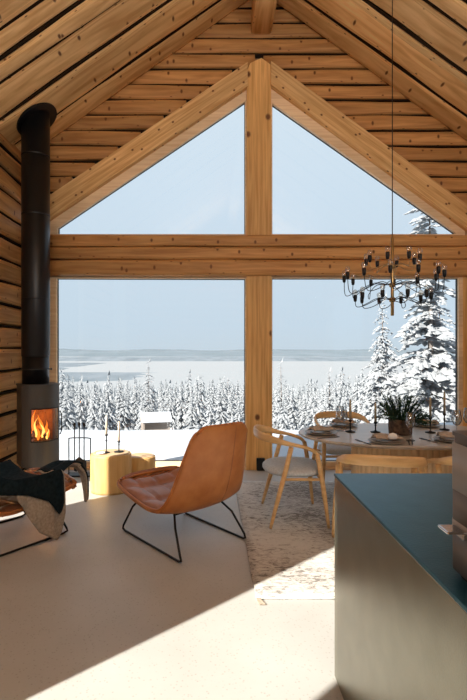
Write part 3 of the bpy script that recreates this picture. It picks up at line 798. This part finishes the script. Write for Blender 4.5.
# throw over the left lounge chair: dark face, beige underside
LC=Matrix.Translation((-1.63,3.58,0))@Matrix.Rotation(-a1,4,'Z')
def seat_h(x,y):
    # height of the cushion top across the seat
    P=[(-.30,.56),(-.2,.45),(-.12,.415),(.05,.405),(.25,.415),(.40,.425),(.47,.44),(.53,.42)]
    z=P[0][1]
    for (a,ha),(b,hb) in zip(P,P[1:]):
        if y>=a: z=ha+(hb-ha)*min(1,(y-a)/(b-a))
    return z+.085*min(1.1,abs(x)/.36)**2.2
th=thing('throw_blanket','dark green wool throw with beige reverse draped over the left lounge chair','blanket')
def drape(colsY,endf,x_in,x_edge=.40,rows=26,seed=0,lift=.012,kk=22,foldamp=.012):
    out=[]
    for i in range(kk+1):
        q=i/kk; yy=colsY[0]+(colsY[1]-colsY[0])*q; zend=endf(q); row=[]
        ztop=seat_h(x_edge,min(yy,.46))+lift
        drop=ztop-zend; total=(x_edge-x_in)+drop
        for j in range(rows+1):
            s=total*j/rows
            if s<x_edge-x_in: x=x_in+s; z=seat_h(x,yy)+lift; hang=0
            else: hang=s-(x_edge-x_in); x=x_edge+.022*(1-math.exp(-hang*18)); z=ztop-hang
            w=foldamp*(math.sin(q*9+seed)+.6*math.sin(q*21+seed*2))*min(1,hang*7+.25)
            z+=.010*mnoise.noise(Vector((x*7,yy*7,seed)))if hang==0 else 0
            row.append(LC@Vector((x+w*.8,yy+.03*hang*math.sin(q*6+seed),z)))
        out.append(row)
    return out
def lerp(P,q):
    for (a,ha),(b,hb) in zip(P,P[1:]):
        if q<=b: return ha+(hb-ha)*(q-a)/(b-a)
    return P[-1][1]
bm=bmesh.new(); sheet_mesh(bm,drape((-.30,.27),lambda q:lerp([(0,.49),(.25,.455),(.5,.42),(.78,.34),(.93,.21),(1,.30)],q),-.33,.415,34,1,.020),.010); link('dark_side',bm,M_throw,th,True)
bm=bmesh.new(); sheet_mesh(bm,drape((-.10,.29),lambda q:lerp([(0,.41),(.2,.30),(.45,.13),(.80,.02),(.92,.08),(1,.22)],q),.25,.400,30,3,.008),.010); link('beige_side',bm,M_beige,th,True)
# loop over the seat nose with a hanging tail
pts=[(.36,.33,.50),(.24,.44,.515),(.10,.50,.51)]
rows=[]
path=catmull([(.33,.20,.515),(.24,.34,.515),(.20,.45,.515),(.235,.525,.485),(.27,.56,.42),(.29,.57,.32),(.305,.565,.21)],5)
for k,p in enumerate(path):
    q=k/(len(path)-1); w=.085*(1-q)**.7*(1-.2*q)+.012; d=Vector((.75,.55,0)) if q<.5 else Vector((.85,-.1,0)); d.normalize()
    rows.append([LC@(p+d*(w*(2*j/6-1))+Vector((0,0,.012*math.sin(j*1.9+q*5)))) for j in range(7)])
bm=bmesh.new(); sheet_mesh(bm,rows,.012); link('folded_corner',bm,M_beige,th,True)
rows2=[[v+LC.to_3x3()@Vector((0,.016,.012)) for v in r[:]] for r in rows]
bm=bmesh.new(); sheet_mesh(bm,rows2,.008); link('folded_corner',bm,M_throw,th,True)

# ------------------------------------------------------------------ rug
bm=bmesh.new(); rx0,rx1,ry0,ry1=.243,2.95,2.71,5.12; n1,n2=40,40; g=[]
for j in range(n2+1):
    g.append([Vector((rx0+(rx1-rx0)*i/n1+(.006*mnoise.noise(Vector((j*.3,0,0))) if i in(0,n1) else 0)+.012*(1-j/n2)*(1-i/n1),ry0+(ry1-ry0)*j/n2+(.006*mnoise.noise(Vector((i*.4,3,0))) if j in(0,n2) else 0),.013+.0015*mnoise.noise(Vector((i*.5,j*.5,0))))) for i in range(n1+1)])
sheet_mesh(bm,[list(r) for r in zip(*g)],.012); bm.transform(Matrix.Translation((0,0,.001)))
zz=min(v.co.z for v in bm.verts); bm.transform(Matrix.Translation((0,0,.001-zz)))
rg=thing('area_rug','pale rug with worn grey pattern under the dining table and chairs','rug')
link('pile',bm,M_rug,rg,True)
bm=bmesh.new()
for k in range(5): tube(bm,[(rx0+.015+.004*k,ry0+.01,.010),(rx0+.022+.007*k,ry0-.035,.006),(rx0+.03+.008*k,ry0-.06,.005)],.004,5)
link('corner_tassel',bm,M_beige,rg)

# ------------------------------------------------------------------ dining chairs
RZ=.0165
def dining_chair(label,loc,ang):
    t=thing('dining_chair',label,'chair',(loc[0],loc[1],RZ),ang,'oak dining chairs with grey seats round the table')
    # local: +y forward
    for s in (-1,1):
        bm=bmesh.new(); tube(bm,catmull([(.305*s,-.235,.0),(.292*s,-.175,.22),(.277*s,-.11,.45),(.265*s,-.06,.645)],4),[(.011,.011)]+[(.012+.008*min(1,k/5),)*2 for k in range(1,13)],10); link('leg',bm,M_oak,t,True)
        bm=bmesh.new(); tube(bm,catmull([(.300*s,.235,.0),(.285*s,.205,.25),(.270*s,.175,.45),(.265*s,.150,.585)],4),[(.011,.011)]+[(.012+.008*min(1,k/5),)*2 for k in range(1,13)],10); link('leg',bm,M_oak,t,True)
    # one bentwood rail: arms and back
    half=[(.265,.160,.570),(.270,.115,.615),(.272,.02,.650),(.272,-.10,.675),(.262,-.19,.698),(.225,-.265,.715),(.14,-.315,.724)]
    full=[Vector(p) for p in half]+[Vector((0,-.332,.727))]+[Vector((-p[0],p[1],p[2])) for p in half[::-1]]
    cp=catmull(full,5); nn=len(cp); rad=[]
    for k in range(nn):
        q=abs(2*k/(nn-1)-1); rad.append((.011+.004*q,.015+.022*max(0,1-(q/.66)**2)))
    # flat band: sweep with the tall axis vertical
    bm=bmesh.new(); rings=[]
    for k,p in enumerate(cp):
        tt=(cp[min(k+1,nn-1)]-cp[max(k-1,0)]).normalized(); a=tt.cross(Vector((0,0,1))).normalized(); b=a.cross(tt).normalized()
        ra,rb=rad[k]; rings.append([bm.verts.new(p+a*ra*math.cos(2*PI*m/12)+b*rb*math.sin(2*PI*m/12)) for m in range(12)])
    for A,B in zip(rings,rings[1:]):
        for m in range(12): bm.faces.new((A[m],A[(m+1)%12],B[(m+1)%12],B[m]))
    bm.faces.new(rings[0][::-1]); bm.faces.new(rings[-1]); bmesh.ops.recalc_face_normals(bm,faces=bm.faces[:])
    link('arm_and_backrest',bm,M_oak,t,True)
    bm=bmesh.new()
    tube(bm,[(-.272,.185,.382),(.272,.185,.382)],(.012),8); tube(bm,[(-.275,-.11,.382),(.275,-.11,.382)],.012,8)
    for s in (-1,1): tube(bm,[(.272*s,-.11,.382),(.27*s,.185,.382)],.012,8)
    link('seat_frame',bm,M_oak,t,True)
    # seat: rounded pad
    bm=bmesh.new(); seg=36; prof=[(.0,.392),(.80,.392),(.97,.398),(1.02,.415),(1.01,.435),(.93,.452),(.6,.462),(0,.464)]; rings=[]
    for k,z_ in prof:
        ring=[]
        for s in range(seg):
            a=2*PI*s/seg; ca,sa=math.cos(a),math.sin(a)
            X=math.copysign(abs(ca)**.75,ca)*.265; Y=math.copysign(abs(sa)**.75,sa)*.245
            if Y<0: X*=1-.18*(-Y/.245)**2
            ring.append(bm.verts.new((X*k,Y*k-.015,z_)))
        rings.append(ring)
    for A,B in zip(rings,rings[1:]):
        for s in range(seg): bm.faces.new((A[s],A[(s+1)%seg],B[(s+1)%seg],B[s]))
    bmesh.ops.remove_doubles(bm,verts=bm.verts[:],dist=1e-5); bmesh.ops.recalc_face_normals(bm,faces=bm.faces[:])
    link('seat',bm,M_seat,t,True)
    return t
d0=dining_chair('oak dining chair with grey seat at the left end of the table, fully in view',(.705,4.06),-PI/2)
for loc,ang,lab in (((1.175,3.29),-.20,'oak dining chair with its back to the island, left of the front pair'),
                    ((1.83,3.28),-.02,'oak dining chair with its back to the island, beside the coffee machine'),
                    ((1.37,4.80),PI+.04,'oak dining chair on the window side of the table, nearest the centre post')):
    c=copy_tree(d0); c.location=(loc[0],loc[1],RZ); c.rotation_euler=(0,0,ang); c['label']=lab

# ------------------------------------------------------------------ dining table
TX,TY=1.64,3.96; TA,TB,TH=.90,.55,.745
tb=thing('dining_table','oval dining table with grey brown top on a fluted wooden drum base','table',(TX,TY,RZ))
def oval(a,b,n,pw=.93):
    return [(a*math.copysign(abs(math.cos(2*PI*k/n))**pw,math.cos(2*PI*k/n)),b*math.copysign(abs(math.sin(2*PI*k/n))**pw,math.sin(2*PI*k/n))) for k in range(n)]
bm=bmesh.new(); rings=[]; n=72
for k,z_ in ((.93,TH-RZ-.034),(.985,TH-RZ-.020),(1.0,TH-RZ-.010),(.998,TH-RZ-.003),(.99,TH-RZ)):
    rings.append([bm.verts.new((x*k,y*k,z_)) for x,y in oval(TA,TB,n)])
for A,B in zip(rings,rings[1:]):
    for k in range(n): bm.faces.new((A[k],A[(k+1)%n],B[(k+1)%n],B[k])).smooth=True
bm.faces.new(rings[0][::-1]); bm.faces.new(rings[-1]); link('tabletop',bm,M_tabl,tb)
bm=bmesh.new(); n=384; A=[];B=[]
for k in range(n):
    a=2*PI*k/n; q=1+.03*abs(math.sin(a*24)); x,y=.44*q*math.cos(a),.27*q*math.sin(a); A.append(bm.verts.new((x,y,0))); B.append(bm.verts.new((x,y,TH-RZ-.034)))
for k in range(n): bm.faces.new((A[k],A[(k+1)%n],B[(k+1)%n],B[k]))
bm.faces.new(A[::-1]); bm.faces.new(B); link('fluted_base',bm,M_flut,tb)

# place settings
ZP=TH+.0005
def plate(x,y,r,label):
    t=thing('dinner_plate',label,'plate',(x,y,ZP),0,'plates laid on the dining table')
    bm=bmesh.new(); lathe(bm,[(r*.55,0),(r*.85,.006),(r,.016),(r*.985,.018),(r*.82,.010),(r*.5,.007),(0.0,.006)],40); link('dish',bm,M_plate,t,True)
    bm=bmesh.new(); lathe(bm,[(r*.35,.0085),(r*.6,.012),(r*.72,.022),(r*.70,.023),(r*.55,.015),(0,.012)],36); link('inner_bowl',bm,M_plate,t,True)
def napkin(x,y,rz,label,white=False):
    t=thing('linen_napkin',label,'napkin',(x,y,ZP+.020),rz,'napkins on the plates')
    rows=[]
    for i in range(13):
        q=i/12; w=.028+.030*abs(q-.5)*2; row=[]
        for j in range(9):
            a=-1+2*j/8; z=.030*(1-a*a)*(.7+.3*math.sin(q*5))+.008*math.sin(a*6+q*7)
            row.append(Vector(((q-.5)*.20,a*w,.010+z+.006)))
        rows.append(row)
    bm=bmesh.new(); sheet_mesh(bm,rows,.010); link('folded_cloth',bm,M_napk,t,True)
    if white:
        bm=bmesh.new(); lathe(bm,[(0,0),(.03,.004),(.036,.02),(.025,.042),(0,.05)],16,.035,-.03,.008,1.1,.7); link('paper_tie',bm,M_white,t,True)
def cutlery(x,y,rz,kind,label):
    t=thing(kind,label,kind.replace('table_',''),(x,y,ZP),rz,'dark cutlery on the dining table')
    bm=bmesh.new(); box(bm,-.005,.005,-.10,.03,.0005,.0045,.0015); link('shank',bm,M_black,t)
    bm=bmesh.new()
    if kind=='table_fork':
        box(bm,-.011,.011,.03,.055,.0005,.004,.001)
        for k in range(4): box(bm,-.011+.0062*k,-.0076+.0062*k,.055,.10,.0005,.0035)
        link('tines',bm,M_black,t)
    else: box(bm,-.008,.008,.03,.11,.0005,.003,.001); link('blade',bm,M_black,t)
def wine_glass(x,y,s,label):
    t=thing('wine_glass',label,'glass',(x,y,ZP),0,'wine glasses on the dining table')
    bm=bmesh.new(); lathe(bm,[(.034*s,0),(.034*s,.002),(.006,.006),(.0035,.012),(.0035,.085*s),(.006,.092*s)],20); link('stem',bm,M_wine,t,True)
    bm=bmesh.new(); lathe(bm,[(.004,.090*s),(.024*s,.100*s),(.038*s,.130*s),(.037*s,.165*s),(.030*s,.215*s),(.0285*s,.215*s),(.0355*s,.165*s),(.0365*s,.130*s),(.022*s,.102*s),(0,.093*s)],24); link('bowl',bm,M_wine,t,True)
plate(1.33,3.56,.135,'grey stoneware plate with napkin nearest the island, in front of the plant pot'); napkin(1.33,3.56,.1,'folded linen napkin with white tie on the plate in front of the plant pot',True)
plate(.92,3.93,.135,'grey stoneware plate at the left end of the dining table'); napkin(.92,3.93,.35,'folded linen napkin on the plate at the left end of the table')
plate(1.86,3.62,.135,'grey stoneware plate at the near right, beside the coffee machine'); napkin(1.86,3.62,-.2,'folded linen napkin on the near right plate')
plate(1.22,4.33,.13,'grey stoneware plate on the window side, left of the plant pot'); napkin(1.22,4.33,.2,'folded linen napkin on the window side plate')
plate(1.98,4.32,.13,'grey stoneware plate on the window side, right of the plant pot'); napkin(1.98,4.32,-.2,'folded linen napkin on the window side plate right of the pot')
for (x,y) ,w in (((1.33,3.56),'the plate in front of the plant pot'),((1.86,3.62),'the near right plate')):
    cutlery(x-.175,y+.01,.25,'table_fork','dark fork lying left of '+w); cutlery(x+.17,y,-.35,'table_knife','dark knife lying right of '+w); cutlery(x+.20,y+.01,-.38,'table_fork','dark fork lying beyond the knife right of '+w)
cutlery(.93,3.75,-1.2,'table_knife','dark knife beside the plate at the left end of the table')
for (x,y,s,l) in ((1.12,4.08,1.0,'clear wine glass at the left, behind the left end plate'),(1.545,3.64,1.0,'clear wine glass right in front of the plant pot'),(1.18,4.17,.8,'small clear glass at the left near the two left candles'),(1.99,3.80,1.0,'clear wine glass at the right behind the near right plate'),(1.75,4.15,.85,'small clear glass right of the plant pot'),(2.12,3.86,1.05,'tall clear wine glass at the far right behind the coffee machine')): wine_glass(x,y,s,l)
# table candles
for (x,y,hs,hc,l) in ((1.19,4.02,.105,.17,'leftmost of the four on the dining table'),(1.40,4.00,.09,.16,'second from the left on the dining table, beside the plant'),(1.86,3.98,.13,.17,'second from the right on the dining table'),(2.05,4.12,.145,.19,'rightmost of the four on the dining table')):
    t=candlestick(x,y,ZP,hs,hc,.01,'black candlestick, '+l,False,.042,'black candlesticks on the dining table')
    candle(x,y,ZP+hs+.0025,hc,.010,M_waxd,'olive taper candle, '+l,'olive candles on the dining table')
# plant in a bark pot
pt=thing('potted_pine','dark green pine sprigs in a brown bark pot at the table centre','plant',(1.58,3.92,ZP))
bm=bmesh.new(); lathe(bm,[(.085,0),(.092,.004),(.096,.07),(.094,.125),(.086,.128),(.084,.10),(0,.10)],28,0,0,0); link('pot',bm,M_basket,pt,True)
bm=bmesh.new(); rp=random.Random(3)
for b in range(60):
    a=rp.uniform(0,2*PI); tilt=rp.uniform(.1,1.35); ln=rp.uniform(.17,.27); d=Vector((math.cos(a)*math.sin(tilt),math.sin(a)*math.sin(tilt),math.cos(tilt)))
    p0=Vector((math.cos(a)*.04,math.sin(a)*.04,.10)); path=[p0+d*ln*q-Vector((0,0,.05*q*q*math.sin(tilt))) for q in (0,.35,.7,1)]
    tube(bm,path,[.003,.0025,.002,.001],5)
    for k in range(46):
        q=.2+.8*k/46; i=min(2,int(q*3)); f=q*3-i; p=path[i].lerp(path[i+1],f)
        nd=(d*.8+Vector((rp.uniform(-1,1),rp.uniform(-1,1),rp.uniform(-1,1))).normalized()).normalized(); s=d.cross(nd)
        if s.length<.01: continue
        s.normalize(); L1=rp.uniform(.03,.05); 
        v=[bm.verts.new(p+s*.004),bm.verts.new(p-s*.004),bm.verts.new(p+nd*L1),bm.verts.new(p+d.cross(s)*.0014)]
        bm.faces.new((v[0],v[1],v[2])); bm.faces.new((v[1],v[3],v[2])); bm.faces.new((v[3],v[0],v[2]))
link('sprigs',bm,M_leaf,pt)

# ------------------------------------------------------------------ chandelier
CX,CY=1.525,3.95; CT=roof(CX)
ch=thing('chandelier','chandelier with curly black arms and small clear bulbs on a brass stem','chandelier',(CX,CY,0))
bm=bmesh.new(); lathe(bm,[(.012,1.74),(.0135,1.745),(.0135,2.40),(.007,2.405),(.007,2.43)],16); link('stem',bm,M_brass,ch,True)
bm=bmesh.new(); tube(bm,[(0,0,2.42),(0,0,CT+.02)],.004,6); link('cable',bm,M_black,ch)
bm=bmesh.new(); lathe(bm,[(.045,CT-.06),(.05,CT-.05),(.05,CT+.01)],20); link('ceiling_cup',bm,M_black,ch,True)
for zz in (2.155,2.00,1.875):
    bm=bmesh.new(); lathe(bm,[(.014,zz-.02),(.024,zz-.017),(.026,zz),(.024,zz+.017),(.014,zz+.02)],18); link('hub',bm,M_brass,ch,True)
M_bulb=glass_mat('clear_bulb',(.96,.94,.9),.5)
def lamp_arm(a,r,z_hub,z_s,dip,curl):
    d=Vector((math.cos(a),math.sin(a),0)); s=Vector((-math.sin(a),math.cos(a),0)); U=Vector((0,0,1)); o=Vector((0,0,z_hub))
    pts=[o+d*.02,o+d*r*.35+s*curl*.5*r+U*.015,o+d*r*.72+s*curl*r*.55-U*dip*.7,o+d*r*.96+s*curl*r*.15-U*dip,o+d*r+U*(z_s-z_hub-.02)]
    bm=bmesh.new(); tube(bm,catmull(pts,6),.0032,6); arm=link('arm',bm,M_black if r>.25 else M_brass,ch,True)
    p=o+d*r; p.z=z_s
    bm=bmesh.new(); lathe(bm,[(.004,-.034),(.012,-.030),(.0155,-.01),(.0165,.022),(.0125,.026)],12,p.x,p.y,p.z); link('socket',bm,M_black,arm,True)
    bm=bmesh.new(); lathe(bm,[(.011,.024),(.015,.031),(.020,.045),(.018,.060),(.008,.071),(0,.073)],12,p.x,p.y,p.z); link('bulb',bm,M_bulb,arm,True)
for k in range(8): lamp_arm(2*PI*k/8+.25,.215,2.155,2.215,.02,.25)
for k in range(12): lamp_arm(2*PI*k/12+.12,.395,2.00,2.075,.075,.35)
for k in range(10): lamp_arm(2*PI*k/10+.33,.30,1.875,1.90,.05,-.35)

# ------------------------------------------------------------------ kitchen island and coffee machine
il=thing('kitchen_island','bronze sided kitchen island with a dark blue slate top in the right foreground','kitchen island',(0,0,0))
bm=bmesh.new(); box(bm,.545,1.85,.25,2.08,.0,.888,.003); link('cabinet',bm,M_isl,il)
bm=bmesh.new(); box(bm,.543,1.853,.247,2.083,.888,.900,.002); link('worktop',bm,M_top,il)
cm=thing('coffee_machine','taupe metal coffee machine with dark lid standing on the island','coffee machine',(.783,1.005,.9005))
def rr_box(bm,w,d,z0,z1,r=.05,n=6):
    poly=[]
    for (sx,sy,a0) in ((1,1,0),(-1,1,PI/2),(-1,-1,PI),(1,-1,1.5*PI)):
        for k in range(n+1):
            a=a0+PI/2*k/n; poly.append((sx*(w-r)+r*math.cos(a),sy*(d-r)+r*math.sin(a)))
    vprism(bm,poly,z0,z1)
M_machm=mat('machine_bronze',(.15,.125,.105),.5,.1)
bm=bmesh.new(); rr_box(bm,.19,.16,.208,.322,.016); link('body',bm,M_mach,cm,True)
bm=bmesh.new(); rr_box(bm,.189,.159,.134,.208,.015); link('middle_body',bm,M_machm,cm,True)
bm=bmesh.new(); rr_box(bm,.190,.160,.112,.134,.016); link('band',bm,M_mach,cm,True)
bm=bmesh.new(); rr_box(bm,.189,.159,.012,.112,.015); link('lower_body',bm,M_machm,cm,True)
bm=bmesh.new(); rr_box(bm,.186,.156,.322,.340,.014); b2=bmesh.new(); rr_box(b2,.190,.160,.340,.349,.016); merge(bm,b2); link('lid',bm,M_machd,cm)
bm=bmesh.new(); rr_box(bm,.18,.15,.0,.012,.03); link('foot',bm,M_black,cm)
bm=bmesh.new(); box(bm,-.238,-.19,.075,.125,.121,.128,.003); box(bm,-.20,-.188,.08,.12,.105,.122,.003); link('lever',bm,M_steel,cm)

# black iron shoe at the foot of the post
bm=bmesh.new(); box(bm,gx(256),gx(264),WALLZ-.095,WALLZ-.061,.0,.15,.003); o=link('floor_socket',bm,M_black); tag(o,'small black box fixed at the foot of the centre post','socket box')
